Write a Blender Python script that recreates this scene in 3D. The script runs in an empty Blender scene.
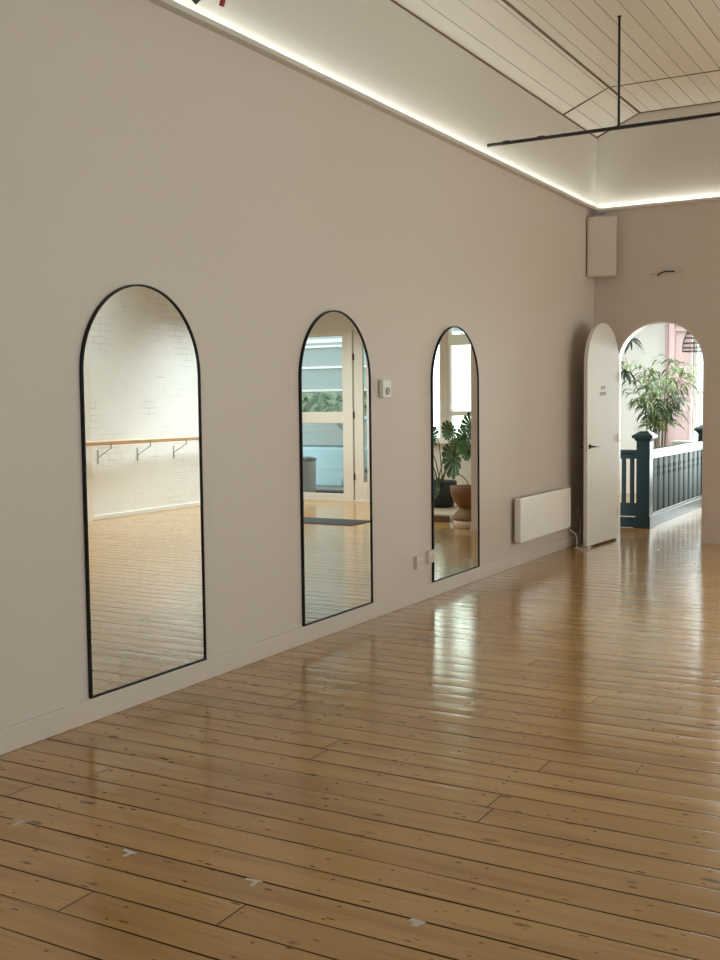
import bpy, bmesh, math, random
from mathutils import Vector, Matrix
random.seed(7)
PI = math.pi
S = bpy.context.scene
COL = S.collection
CAMX = 3.659

# ------------------------------------------------------------------ node helpers
def new_mat(name):
    m = bpy.data.materials.new(name); m.use_nodes = True
    nt = m.node_tree; nt.nodes.clear()
    out = nt.nodes.new('ShaderNodeOutputMaterial')
    return m, nt, out
def setv(sock, v):
    if hasattr(v, 'is_linked') or hasattr(v, 'links'): sock.id_data.links.new(v, sock)
    else:
        if isinstance(v, (tuple, list)) and len(v) == 3 and sock.type == 'RGBA': v = (*v, 1)
        sock.default_value = v
class N:
    def __init__(s, nt): s.nt = nt
    def node(s, t, **kw):
        n = s.nt.nodes.new(t)
        for k, v in kw.items(): setattr(n, k, v)
        return n
    def m(s, op, a, b=None, c=None):
        n = s.node('ShaderNodeMath', operation=op)
        setv(n.inputs[0], a)
        if b is not None: setv(n.inputs[1], b)
        if c is not None: setv(n.inputs[2], c)
        return n.outputs[0]
    def step(s, x, a, b):   # smooth 0->1 while x goes a->b
        n = s.node('ShaderNodeMapRange', interpolation_type='SMOOTHSTEP')
        setv(n.inputs['Value'], x); n.inputs['From Min'].default_value = a; n.inputs['From Max'].default_value = b
        return n.outputs[0]
    def mix(s, f, a, b):
        n = s.node('ShaderNodeMix', data_type='RGBA')
        setv(n.inputs[0], f); setv(n.inputs[6], a); setv(n.inputs[7], b)
        return n.outputs[2]
    def wn(s, x):
        n = s.node('ShaderNodeTexWhiteNoise', noise_dimensions='1D'); setv(n.inputs['W'], x); return n.outputs['Value']
    def noise(s, vec, scale, detail=3, rough=.5):
        n = s.node('ShaderNodeTexNoise'); 
        if vec is not None: setv(n.inputs['Vector'], vec)
        n.inputs['Scale'].default_value = scale; n.inputs['Detail'].default_value = detail; n.inputs['Roughness'].default_value = rough
        return n.outputs['Fac']
    def coord(s):
        return s.node('ShaderNodeTexCoord').outputs['Object']
    def mapping(s, vec, scale):
        n = s.node('ShaderNodeMapping'); setv(n.inputs['Vector'], vec); n.inputs['Scale'].default_value = scale; return n.outputs[0]
    def bump(s, h, strength=1, dist=1):
        n = s.node('ShaderNodeBump'); n.inputs['Strength'].default_value = strength; n.inputs['Distance'].default_value = dist
        setv(n.inputs['Height'], h); return n.outputs[0]
    def bsdf(s, out, col, rough, metal=0, normal=None, spec=.5, coat=0, coat_rough=.1, trans=0):
        n = s.node('ShaderNodeBsdfPrincipled')
        setv(n.inputs['Base Color'], col); setv(n.inputs['Roughness'], rough); setv(n.inputs['Metallic'], metal)
        n.inputs['Specular IOR Level'].default_value = spec
        n.inputs['Coat Weight'].default_value = coat; n.inputs['Coat Roughness'].default_value = coat_rough
        n.inputs['Transmission Weight'].default_value = trans
        if normal is not None: setv(n.inputs['Normal'], normal)
        s.nt.links.new(n.outputs[0], out.inputs['Surface']); return n

def paint(name, c, rough=.55, var=.05, scale=3, bump=.0004, bscale=60, metal=0, spec=.4):
    m, nt, out = new_mat(name); k = N(nt); co = k.coord()
    n = k.noise(co, scale, 4)
    a = tuple(x*(1-var) for x in c); b = tuple(min(1, x*(1+var)) for x in c)
    col = k.mix(n, a, b)
    nor = k.bump(k.noise(co, bscale, 2), 1, bump) if bump else None
    k.bsdf(out, col, rough, metal, nor, spec); return m

M = {}
M['wall'] = paint('wall_paint', (.61, .525, .46), .6, .035, .8, .0008, 9)
M['frieze'] = paint('frieze_paint', (.62, .575, .51), .7, .02, .8, 0)
M['white'] = paint('white_paint', (.80, .79, .75), .6, .03, 1.5, .0003)
M['doorpaint'] = paint('door_paint', (.70, .66, .61), .38, .02, 2, .0002, 30)
M['trim'] = paint('trim_paint', (.62, .535, .465), .4, .03, 2, .0002, 30)
M['frame'] = paint('black_frame', (.008, .007, .007), .45, .1, 20, 0, spec=.2)
M['blackmetal'] = paint('black_metal', (.015, .014, .014), .4, .1, 20, 0)
M['heater'] = paint('heater_enamel', (.80, .76, .71), .32, .01, 2, 0)
M['plastic'] = paint('white_plastic', (.78, .73, .66), .4, .02, 8, 0)
M['plasticdark'] = paint('grey_plastic', (.36, .35, .34), .45, .05, 8, 0)
M['green'] = paint('dark_green_gloss', (.012, .030, .032), .34, .12, 4, .0003, 25, spec=.22)
M['greenmatte'] = paint('dark_green_satin', (.030, .055, .055), .6, .12, 4, .0003, 25, spec=.12)
M['foyer'] = paint('foyer_cream_paint', (.62, .57, .50), .6, .03, 2, 0)
M['pink'] = paint('pink_paint', (.78, .60, .61), .5, .03, 2, 0)
M['pinkshade'] = paint('shadow_pink_paint', (.50, .34, .36), .5, .03, 2, 0)  # pink darkened to carry a shadow edge
M['soil'] = paint('potting_soil', (.05, .035, .025), .9, .4, 30, .01, 40)
M['darkpot'] = paint('charcoal_glaze', (.022, .020, .016), .5, .2, 12, .001, 20)
M['terracotta'] = paint('terracotta', (.17, .075, .025), .5, .15, 9, .0008, 30)
M['rattan'] = paint('honey_wood', (.22, .12, .045), .45, .2, 12, .001, 30)
M['cream'] = paint('cream_ceramic', (.72, .63, .50), .4, .05, 9, 0)
M['palewood'] = paint('pale_wood', (.42, .33, .23), .4, .12, 6, 0)
M['brown'] = paint('brown_wood', (.12, .06, .03), .5, .2, 12, 0)
M['mat'] = paint('mat_fibre', (.022, .022, .024), .9, .4, 60, .002, 120)
M['tape'] = paint('white_tape', (.52, .45, .37), .5, .1, 60, 0)
M['red'] = paint('red_plastic', (.30, .01, .01), .4, .1, 10, 0)
M['grey'] = paint('grey_metal', (.12, .12, .12), .4, .05, 10, 0)
M['silver'] = paint('brushed_steel', (.4, .4, .4), .35, .05, 10, 0, metal=1)
M['stem'] = paint('green_stem', (.09, .13, .04), .5, .2, 10, 0)
M['bark'] = paint('cane_bark', (.22, .17, .11), .8, .3, 15, .002, 40)
M['wicker'] = paint('dark_wicker', (.06, .045, .05), .7, .3, 30, 0)
M['car'] = paint('pale_blue_car_paint', (.38, .58, .64), .25, .02, 2, 0, spec=.6)
M['rubber'] = paint('black_rubber', (.02, .02, .02), .7, .1, 10, 0)
M['kerb'] = paint('concrete', (.50, .48, .45), .85, .1, 5, 0)
M['asphalt'] = paint('asphalt', (.20, .20, .20), .9, .15, 12, 0)
M['hedge'] = paint('hedge_green', (.20, .27, .17), .8, .6, 5, 0)
M['facade'] = paint('sage_weatherboard', (.36, .42, .40), .7, .1, 3, 0)
M['cable'] = paint('white_cable', (.70, .62, .55), .5, .02, 10, 0)
M['blind'] = paint('pale_green_blind', (.78, .86, .80), .7, .03, 5, 0)
M['barrewood'] = paint('barre_wood', (.80, .62, .46), .4, .08, 6, 0)
M['lightsteel'] = paint('galvanised_steel', (.42, .42, .42), .5, .05, 10, 0)
M['ink'] = paint('grey_lettering', (.30, .28, .26), .6, .02, 10, 0)

def leafmat(name, a, b, scale=4):
    m, nt, out = new_mat(name); k = N(nt)
    n = k.noise(k.coord(), scale, 2)
    col = k.mix(k.step(n, .35, .65), a, b)
    p = k.bsdf(out, col, .38, 0, None, .5)
    tr = k.node('ShaderNodeBsdfTranslucent'); setv(tr.inputs[0], col)
    mx = k.node('ShaderNodeMixShader'); mx.inputs[0].default_value = .25
    nt.links.new(p.outputs[0], mx.inputs[1]); nt.links.new(tr.outputs[0], mx.inputs[2]); nt.links.new(mx.outputs[0], out.inputs[0])
    return m
M['monstera'] = leafmat('monstera_leaf', (.018, .055, .025), (.05, .13, .04))
M['ficus'] = leafmat('long_leaf', (.028, .06, .03), (.17, .25, .075), 3)
M['darkleaf'] = leafmat('dark_leaf', (.02, .05, .03), (.05, .09, .05), 3)

def emis(name, c, s):
    m, nt, out = new_mat(name); e = nt.nodes.new('ShaderNodeEmission'); e.inputs[0].default_value = (*c, 1); e.inputs[1].default_value = s
    nt.links.new(e.outputs[0], out.inputs[0]); return m
M['led'] = emis('led_diffuser', (.92, 1, .98), 21)

def glassmat():
    m, nt, out = new_mat('window_glass'); k = N(nt)
    t = k.node('ShaderNodeBsdfTransparent'); t.inputs[0].default_value = (.93, .97, .96, 1)
    g = k.node('ShaderNodeBsdfGlossy'); g.inputs['Roughness'].default_value = .02
    f = k.node('ShaderNodeFresnel'); f.inputs[0].default_value = 1.45
    mx = k.node('ShaderNodeMixShader'); nt.links.new(f.outputs[0], mx.inputs[0])
    nt.links.new(t.outputs[0], mx.inputs[1]); nt.links.new(g.outputs[0], mx.inputs[2]); nt.links.new(mx.outputs[0], out.inputs[0]); return m
M['glass'] = glassmat()
def mirrormat():
    m, nt, out = new_mat('mirror_silver'); k = N(nt)
    g = k.node('ShaderNodeBsdfGlossy'); g.inputs[0].default_value = (.915, .935, .92, 1); g.inputs['Roughness'].default_value = .0
    nt.links.new(g.outputs[0], out.inputs[0]); return m
M['mirror'] = mirrormat()
M['carglass'] = paint('car_window_glass', (.22, .27, .26), .12, .02, 5, 0, spec=1)

def brickmat():
    m, nt, out = new_mat('white_painted_brick'); k = N(nt); co = k.coord()
    sp = k.node('ShaderNodeSeparateXYZ'); setv(sp.inputs[0], co)
    cb = k.node('ShaderNodeCombineXYZ'); setv(cb.inputs[0], sp.outputs[1]); setv(cb.inputs[1], sp.outputs[2])
    b = k.node('ShaderNodeTexBrick'); setv(b.inputs['Vector'], cb.outputs[0])
    b.inputs['Scale'].default_value = 1; b.inputs['Brick Width'].default_value = .24; b.inputs['Row Height'].default_value = .086
    b.inputs['Mortar Size'].default_value = .006; b.inputs['Mortar Smooth'].default_value = .4
    b.inputs['Color1'].default_value = (.86, .88, .89, 1); b.inputs['Color2'].default_value = (.82, .84, .85, 1); b.inputs['Mortar'].default_value = (.68, .68, .67, 1)
    n = k.noise(co, 1.7, 5, .6)
    patch = k.step(n, .46, .66)
    col = k.mix(patch, (.85, .87, .88), b.outputs['Color'])
    h = k.m('ADD', k.m('MULTIPLY', b.outputs['Fac'], k.m('MULTIPLY', patch, -.006)), k.m('MULTIPLY', k.noise(co, 22, 4), .004))
    k.bsdf(out, col, .5, 0, k.bump(h, 1, 1)); return m
M['brick'] = brickmat()

def floormat():
    m, nt, out = new_mat('pine_boards'); k = N(nt); co = k.coord()
    sp = k.node('ShaderNodeSeparateXYZ'); setv(sp.inputs[0], co); X, Y = sp.outputs[0], sp.outputs[1]
    W = .1525
    wob = k.m('MULTIPLY', k.m('SUBTRACT', k.noise(k.mapping(co, (1.1, 3, 1)), 1.0, 2), .5), .010)
    v = k.m('DIVIDE', k.m('ADD', k.m('SUBTRACT', Y, .002), wob), W)
    row = k.m('FLOOR', v); fv = k.m('FRACT', v)
    r1 = k.wn(row)
    L = 3.9
    u = k.m('DIVIDE', k.m('ADD', X, k.m('MULTIPLY', r1, 23.0)), L)
    colm = k.m('FLOOR', u); fu = k.m('FRACT', u)
    idn = k.m('ADD', k.m('MULTIPLY', row, 7.31), k.m('MULTIPLY', colm, 3.17))
    rid = k.wn(idn); rid2 = k.wn(k.m('ADD', idn, 91.7))
    # gaps
    dv = k.m('MULTIPLY', k.m('MINIMUM', fv, k.m('SUBTRACT', 1, fv)), W)
    thick = k.m('MULTIPLY_ADD', k.noise(k.mapping(co, (1.3, 7, 1)), 1, 2), .0095, -.0012)
    gap = k.m('SUBTRACT', 1, k.step(k.m('SUBTRACT', dv, thick), -.0010, .0012))
    du = k.m('MULTIPLY', k.m('MINIMUM', fu, k.m('SUBTRACT', 1, fu)), L)
    joint = k.m('SUBTRACT', 1, k.step(du, .001, .004))
    line = k.m('MAXIMUM', gap, joint)
    # grain
    shift = k.m('MULTIPLY', rid, 37)
    cb = k.node('ShaderNodeCombineXYZ'); setv(cb.inputs[0], k.m('MULTIPLY', X, .9)); setv(cb.inputs[1], k.m('MULTIPLY', Y, 26)); setv(cb.inputs[2], shift)
    grain = k.noise(cb.outputs[0], 2.2, 6, .62)
    cb2 = k.node('ShaderNodeCombineXYZ'); setv(cb2.inputs[0], k.m('MULTIPLY', X, .8)); setv(cb2.inputs[1], k.m('MULTIPLY', Y, 6)); setv(cb2.inputs[2], shift)
    soft = k.noise(cb2.outputs[0], 1.4, 3, .5)
    base = k.mix(rid, (.37, .195, .055), (.48, .265, .083))
    base = k.mix(k.m('MULTIPLY', k.step(soft, .45, .75), .45), base, (.25, .115, .034))
    base = k.mix(k.m('MULTIPLY', k.step(grain, .50, .78), .45), base, (.17, .075, .022))
    worn = k.step(k.noise(k.mapping(co, (.5, .9, 1)), .9, 4), .45, .72)
    base = k.mix(k.m('MULTIPLY', worn, .22), base, (.47, .30, .13))
    # knots and stains
    cb3 = k.node('ShaderNodeCombineXYZ'); setv(cb3.inputs[0], k.m('MULTIPLY', X, 2.3)); setv(cb3.inputs[1], k.m('MULTIPLY', Y, 6.6)); setv(cb3.inputs[2], 0)
    vo = k.node('ShaderNodeTexVoronoi', voronoi_dimensions='2D'); setv(vo.inputs['Vector'], cb3.outputs[0]); vo.inputs['Scale'].default_value = 1.15
    sc = k.node('ShaderNodeSeparateColor'); setv(sc.inputs[0], vo.outputs['Color'])
    kr = k.m('MULTIPLY', sc.outputs[0], .085)
    nd = k.m('ADD', vo.outputs['Distance'], k.m('MULTIPLY', k.m('SUBTRACT', k.noise(co, 28, 3), .5), .14))
    knot = k.m('MULTIPLY', k.m('SUBTRACT', 1, k.step(k.m('SUBTRACT', nd, kr), -.03, .05)), k.step(sc.outputs[1], .55, .8))
    base = k.mix(k.m('MULTIPLY', knot, .75), base, (.07, .026, .009))
    # thin long cracks
    cr = k.noise(k.mapping(co, (1.6, 34, 1)), 1.3, 5, .7)
    crack = k.m('MULTIPLY', k.step(cr, .69, .75), k.step(k.noise(co, .8, 2), .45, .6))
    base = k.mix(k.m('MULTIPLY', crack, .7), base, (.06, .024, .01))
    # nails in pairs along the joists
    xs = k.m('DIVIDE', k.m('ADD', X, k.m('MULTIPLY', rid2, .22)), .46)
    dx = k.m('MULTIPLY', k.m('SUBTRACT', k.m('ABSOLUTE', k.m('SUBTRACT', k.m('FRACT', xs), .5)), 0), .46)
    jo = k.wn(k.m('ADD', k.m('MULTIPLY', k.m('FLOOR', xs), 5.3), row))
    a = k.m('ABSOLUTE', k.m('SUBTRACT', k.m('ABSOLUTE', k.m('SUBTRACT', fv, .5)), k.m('MULTIPLY_ADD', jo, .08, .24)))
    dn = k.m('SQRT', k.m('ADD', k.m('POWER', k.m('MULTIPLY', dx, .62), 2), k.m('POWER', k.m('MULTIPLY', a, W), 2)))
    nail = k.m('SUBTRACT', 1, k.step(dn, .0028, .0062))
    nail = k.m('MULTIPLY', nail, k.step(k.wn(k.m('ADD', jo, idn)), .35, .5))
    base = k.mix(k.m('MULTIPLY', nail, .7), base, (.05, .02, .008))
    vd = k.node('ShaderNodeTexVoronoi', voronoi_dimensions='2D'); cbd = k.node('ShaderNodeCombineXYZ'); setv(cbd.inputs[0], k.m('MULTIPLY', X, 2.4)); setv(cbd.inputs[1], k.m('MULTIPLY', Y, 9.5)); setv(cbd.inputs[2], 3.3)
    setv(vd.inputs['Vector'], cbd.outputs[0]); vd.inputs['Scale'].default_value = 1.6
    sd_ = k.node('ShaderNodeSeparateColor'); setv(sd_.inputs[0], vd.outputs['Color'])
    dd_ = k.m('ADD', vd.outputs['Distance'], k.m('MULTIPLY', k.m('SUBTRACT', k.noise(co, 60, 2), .5), .06))
    dash = k.m('MULTIPLY', k.m('SUBTRACT', 1, k.step(k.m('SUBTRACT', dd_, k.m('MULTIPLY', sd_.outputs[2], .055)), -.005, .03)), k.step(sd_.outputs[0], .35, .5))
    base = k.mix(k.m('MULTIPLY', dash, .8), base, (.055, .02, .008))
    col = k.mix(k.m('MULTIPLY', line, .93), base, (.022, .009, .004))
    rough = k.m('ADD', k.m('MULTIPLY_ADD', k.noise(k.mapping(co, (2, 8, 1)), 1.6, 4), .16, .10), k.m('MULTIPLY', line, .5))
    # relief: cupped, slightly tilted boards
    c = k.m('SUBTRACT', fv, .5)
    cup = k.m('MULTIPLY', k.m('MULTIPLY', c, c), -.0030)
    tilt = k.m('MULTIPLY', k.m('MULTIPLY', k.m('SUBTRACT', rid2, .5), fv), .0016)
    wav = k.m('MULTIPLY', k.noise(k.mapping(co, (2.2, 11, 1)), 1.2, 3), .0040)
    fine = k.m('MULTIPLY', grain, .00012)
    h = k.m('ADD', k.m('ADD', cup, tilt), k.m('ADD', wav, fine))
    h = k.m('SUBTRACT', h, k.m('MULTIPLY', line, .0012))
    nor = k.bump(h, 1, 1)
    bs = k.bsdf(out, col, rough, 0, nor, .55, coat=.35, coat_rough=.12)
    inv = k.m('SUBTRACT', 1, line); setv(bs.inputs['Coat Weight'], k.m('MULTIPLY', inv, .35)); setv(bs.inputs['Specular IOR Level'], k.m('MULTIPLY', inv, .55))
    return m
M['floor'] = floormat()

def boardceil():
    m, nt, out = new_mat('cream_ceiling_boards'); k = N(nt); co = k.coord()
    sp = k.node('ShaderNodeSeparateXYZ'); setv(sp.inputs[0], co); X = sp.outputs[0]
    v = k.m('DIVIDE', k.m('SUBTRACT', X, .602), .1535); fv = k.m('FRACT', v); row = k.m('FLOOR', v)
    dv = k.m('MULTIPLY', k.m('MINIMUM', fv, k.m('SUBTRACT', 1, fv)), .1535)
    th = k.m('MULTIPLY_ADD', k.wn(row), .0022, .0012)
    gap = k.m('SUBTRACT', 1, k.step(k.m('SUBTRACT', dv, th), -.0008, .0010))
    base = k.mix(k.wn(row), (.72, .67, .59), (.78, .73, .65))
    base = k.mix(k.m('MULTIPLY', k.step(k.noise(co, 1.1, 4), .5, .8), .25), base, (.60, .53, .43))
    col = k.mix(k.m('MULTIPLY', gap, .85), base, (.09, .07, .05))
    k.bsdf(out, col, .6, 0, k.bump(k.m('MULTIPLY', gap, -.004), 1, 1)); return m
M['ceilboards'] = boardceil()

# ------------------------------------------------------------------ mesh helpers
def bm_new(): return bmesh.new()
def box(bm, lo, hi):
    x0, y0, z0 = lo; x1, y1, z1 = hi
    v = [bm.verts.new(p) for p in ((x0,y0,z0),(x1,y0,z0),(x1,y1,z0),(x0,y1,z0),(x0,y0,z1),(x1,y0,z1),(x1,y1,z1),(x0,y1,z1))]
    for f in ((3,2,1,0),(4,5,6,7),(0,1,5,4),(1,2,6,5),(2,3,7,6),(3,0,4,7)): bm.faces.new([v[i] for i in f])
    return v
def prism(bm, pts, axis, a, b):
    """outline pts (2D) extruded along axis from a to b"""
    def P(p, t):
        return {0: (t, p[0], p[1]), 1: (p[0], t, p[1]), 2: (p[0], p[1], t)}[axis]
    A = [bm.verts.new(P(p, a)) for p in pts]; B = [bm.verts.new(P(p, b)) for p in pts]
    n = len(pts)
    fs = [bm.faces.new(A), bm.faces.new(B[::-1])]
    for i in range(n): fs.append(bm.faces.new((A[i], B[i], B[(i+1) % n], A[(i+1) % n])))
    bmesh.ops.recalc_face_normals(bm, faces=fs)
def tube(bm, pts, r, seg=8, cap=True):
    pts = [Vector(p) for p in pts]; rr = r if isinstance(r, (list, tuple)) else [r]*len(pts)
    rings = []; prev = None
    for i, p in enumerate(pts):
        t = (pts[min(i+1, len(pts)-1)] - pts[max(i-1, 0)]).normalized()
        if prev is None:
            u = t.cross(Vector((0, 0, 1)))
            if u.length < .05: u = t.cross(Vector((1, 0, 0)))
        else: u = prev - t*prev.dot(t)
        u.normalize(); prev = u; w = t.cross(u)
        rings.append([bm.verts.new(p + (u*math.cos(2*PI*j/seg) + w*math.sin(2*PI*j/seg))*rr[i]) for j in range(seg)])
    for a, b in zip(rings, rings[1:]):
        for j in range(seg): 
            f = bm.faces.new((a[j], a[(j+1) % seg], b[(j+1) % seg], b[j])); f.smooth = True
    if cap: bm.faces.new(rings[0][::-1]); bm.faces.new(rings[-1])
def lathe(bm, prof, c=(0, 0), seg=32, z0=0):
    rings = []
    for r, z in prof:
        rings.append([bm.verts.new((c[0]+r*math.cos(2*PI*j/seg), c[1]+r*math.sin(2*PI*j/seg), z0+z)) for j in range(seg)])
    for a, b in zip(rings, rings[1:]):
        for j in range(seg):
            f = bm.faces.new((a[j], a[(j+1) % seg], b[(j+1) % seg], b[j])); f.smooth = True
    bm.faces.new(rings[0][::-1]); bm.faces.new(rings[-1])
def bez(pts, n=20):
    """Catmull-Rom through the points"""
    P = [Vector(p) for p in pts]; P = [P[0]*2-P[1]] + P + [P[-1]*2-P[-2]]; out = []
    for i in range(1, len(P)-2):
        for j in range(n):
            t = j/n; a, b, c, d = P[i-1:i+3]
            out.append(.5*((2*b)+(c-a)*t+(2*a-5*b+4*c-d)*t*t+(3*b-a-3*c+d)*t**3))
    out.append(P[-2]); return out
def obj(name, bm, mat, parent=None, loc=None, bevel=0, smooth=False, seg=2):
    if isinstance(mat, str): mat = M[mat]
    me = bpy.data.meshes.new(name); 
    bm.to_mesh(me); bm.free(); me.materials.append(mat)
    if smooth:
        for p in me.polygons: p.use_smooth = True
    o = bpy.data.objects.new(name, me); COL.objects.link(o)
    if parent: o.parent = parent
    if loc: o.location = loc
    if bevel:
        b = o.modifiers.new('bevel', 'BEVEL'); b.width = bevel; b.segments = seg; b.limit_method = 'ANGLE'; b.angle_limit = .7
    return o
def boxes(name, lst, mat, parent=None, bevel=0, loc=None):
    bm = bm_new()
    for lo, hi in lst: box(bm, lo, hi)
    return obj(name, bm, mat, parent, loc, bevel)
def tag(o, label, cat, group=None, kind=None):
    o['label'] = label; o['category'] = cat
    if group: o['group'] = group
    if kind: o['kind'] = kind
    return o
def thing(name, label, cat, loc=(0, 0, 0), rz=0, group=None):
    o = bpy.data.objects.new(name, None); COL.objects.link(o); o.location = loc; o.rotation_euler = (0, 0, rz); o.empty_display_size = .1
    return tag(o, label, cat, group)
def struct(o, label=None):
    o['kind'] = 'structure'
    if label: o['label'] = label
    return o
def copy_tree(o, parent=None):
    c = o.copy(); COL.objects.link(c); c.parent = parent
    for ch in list(o.children): copy_tree(ch, c)
    return c

# ------------------------------------------------------------------ the room
L = 11.6; RW = 6.5; YB = -3.2; YF = 14.4; YL = 17.4; ZL = 3.54
T = .14
# floor: studio, foyer beyond, landing with the stair hole left out
bm = bm_new()
box(bm, (-.25, YB-.2, -.12), (RW+.25, 12.70, 0))
box(bm, (.12, 12.70, -.12), (RW+.25, YF+.12, 0))
box(bm, (.12, YF+.12, -.12), (1.7, YL+.15, 0))
box(bm, (-2.0, 15.85, -.12), (.12, YL+.15, 0))
box(bm, (-2.0, L+.14, -.12), (-.25, 12.70, 0))
struct(obj('floor', bm, 'floor'), 'varnished pine floorboards laid across the room')

struct(boxes('wall_left', [((-.25, YB-.2, 0), (0, L, ZL-.01))], 'wall'), 'long beige plastered wall hung with three mirrors')
A0, A1, ZT = .238, 1.166, 2.325
def arch_pts(x0, x1, zb, zt, n=28):
    r = (x1-x0)/2; cx = (x0+x1)/2; zs = zt-r
    return [(x0, zb)] + [(cx - r*math.cos(PI*i/n), zs + r*math.sin(PI*i/n)) for i in range(n+1)] + [(x1, zb)]
bm = bm_new()
outl = [(-.25, 0)] + arch_pts(A0, A1, 0, ZT) + [(1.48, 0), (1.48, 3.32), (RW, 3.32), (RW, ZL-.01), (-.25, ZL-.01)]
prism(bm, outl, 1, L, L+T)
struct(obj('wall_end', bm, 'wall'), 'beige end wall pierced by an arched doorway')
# upper frieze boards above the cove ledge
Xe, Zs, Xf, Zc = .035, 4.288, .49, 4.486; Yc = L-.035
bm = bm_new()
prism(bm, [(-.25, ZL-.01), (0, ZL-.01), (Xe, Zs), (Xe, Zs+.35), (-.25, Zs+.35)], 1, YB-.2, L+.02)
struct(obj('trim_1', bm, 'frieze'), 'smooth upper wall panel washed by cove light')
bm = bm_new()
prism(bm, [(L+T, ZL-.01), (L, ZL-.01), (Yc, Zc), (Yc, Zc+.15), (L+T, Zc+.15)], 0, 0, RW)
struct(obj('trim_2', bm, 'frieze'), 'smooth upper panel over the arched doorway')
# ceiling: flat field and one inclined strip beside the long wall
SK = (4.3, 5.9, 6.4, 10.8)  # opening for an unseen skylight, added to brighten the studio
bm = bm_new()
prism(bm, [(Xe-.02, Zs), (Xf, Zc), (SK[0], Zc), (SK[0], Zc+.12), (Xe-.02, Zc+.12)], 1, YB-.2, Yc+.005)
box(bm, (SK[0], YB-.2, Zc), (SK[1], SK[2], Zc+.12)); box(bm, (SK[0], SK[3], Zc), (SK[1], Yc+.005, Zc+.12)); box(bm, (SK[1], YB-.2, Zc), (RW+.05, Yc+.005, Zc+.12))
struct(obj('ceiling', bm, 'ceilboards'), 'cream tongue and groove boarded ceiling')
def sz(x): return Zs+(x-Xe)*(Zc-Zs)/(Xf-Xe)
bm = bm_new()
box(bm, (Xf-.012, YB, Zc-.007), (Xf+.010, Yc-.01, Zc+.01))
box(bm, (Xf, 10.472, Zc-.004), (RW, 10.486, Zc+.01))
box(bm, (Xf, Yc-.016, Zc-.006), (RW, Yc, Zc+.01))
for y0, y1 in ((10.472, 10.486), (Yc-.016, Yc)):
    vs = [bm.verts.new(p) for p in ((Xe, y0, Zs-.004), (Xf, y0, Zc-.004), (Xf, y0, Zc+.02), (Xe, y0, Zs+.02), (Xe, y1, Zs-.004), (Xf, y1, Zc-.004), (Xf, y1, Zc+.02), (Xe, y1, Zs+.02))]
    for f in ((0,1,2,3),(7,6,5,4),(0,4,5,1),(1,5,6,2),(2,6,7,3),(3,7,4,0)): bm.faces.new([vs[i] for i in f])
box(bm, (Xe-.004, YB, Zs-.012), (Xe+.006, Yc, Zs))
struct(obj('trim_3', bm, 'brown'), 'thin dark joint beads on the boarded ceiling')
# cove ledges hiding the light strips
bm = bm_new()
def lp(s): return [(s(0), ZL-.030), (s(.058), ZL-.030), (s(.058), ZL), (s(.053), ZL), (s(.053), ZL-.025), (s(0), ZL-.025)]
prism(bm, lp(lambda t: t), 1, YB, L-.058)
struct(obj('trim_4', bm, 'frieze'), 'narrow ledge with upturned lip along the long wall')
bm = bm_new()
prism(bm, lp(lambda t: L-t), 0, 0, RW)
struct(obj('trim_5', bm, 'frieze'), 'narrow ledge with upturned lip along the end wall')
def strip(lo, hi, ax, label):
    bm = bm_new(); n = int((hi[ax]-lo[ax])/.22)
    for i in range(n):
        a = list(lo); b = list(hi); a[ax] = lo[ax]+(hi[ax]-lo[ax])*i/n; b[ax] = lo[ax]+(hi[ax]-lo[ax])*(i+1)/n
        v = [bm.verts.new(p) for p in ((a[0], a[1], hi[2]), (b[0], a[1], hi[2]), (b[0], b[1], hi[2]), (a[0], b[1], hi[2]))]
        bm.faces.new(v)
    e = bmesh.ops.remove_doubles(bm, verts=bm.verts[:], dist=1e-5)
    g = bmesh.ops.extrude_face_region(bm, geom=bm.faces[:])
    for vv in g['geom']:
        if isinstance(vv, bmesh.types.BMVert): vv.co.z = lo[2]
    bmesh.ops.recalc_face_normals(bm, faces=bm.faces[:])
    return tag(obj('light_strip', bm, 'led'), label, 'light strip')
strip((.030, YB+.1, ZL-.0245), (.046, L-.065, ZL-.019), 1, 'glowing white light strip hidden behind the ledge along the long mirror wall')
strip((.065, L-.046, ZL-.0245), (RW-.1, L-.030, ZL-.019), 0, 'glowing white light strip hidden behind the ledge over the arched doorway wall')

# right wall with unseen windows, guessed to supply daylight; brick beyond
def holes_wall(name, ax, at, thick, a0, a1, z0, z1, holes, mat):
    """wall in plane ax=at..at+thick spanning a0..a1, with rectangular holes (h0,h1,zb,zt)"""
    bm = bm_new(); cur = a0
    def B(p, q, zb, zt):
        if q-p < 1e-4 or zt-zb < 1e-4: return
        lo, hi = ((at, p, zb), (at+thick, q, zt)) if ax == 0 else ((p, at, zb), (q, at+thick, zt))
        box(bm, lo, hi)
    for h0, h1, zb, zt in sorted(holes):
        B(cur, h0, z0, z1); B(h0, h1, z0, zb); B(h0, h1, zt, z1); cur = h1
    B(cur, a1, z0, z1)
    return obj(name, bm, mat)
wins = [(-1.6, .4, .8, 3.3), (1.6, 3.6, .8, 3.3), (4.8, 6.8, .8, 3.3), (8.0, 10.0, .8, 3.3)]
struct(holes_wall('wall_right', 0, RW, .25, YB-.2, 10.62, 0, Zc+.05, wins, 'white'), 'white wall opposite the mirrors with unseen, guessed tall windows')
struct(boxes('wall_right_far', [((RW, 10.62, 0), (RW+.25, YF+.12, Zc+.05))], 'brick'), 'white painted brick wall opposite the mirrors')
struct(boxes('trim_6', [((RW-.05, 10.45, 0), (RW, 10.66, Zc+.02))], 'white'), 'white pilaster at the end of the brick wall')
struct(holes_wall('wall_back', 1, YB-.2, .2, -.25, RW+.25, 0, Zc+.05, [(1.5, 5.0, .9, 3.2)], 'wall'), 'beige back wall with an unseen wide window added for light')
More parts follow.
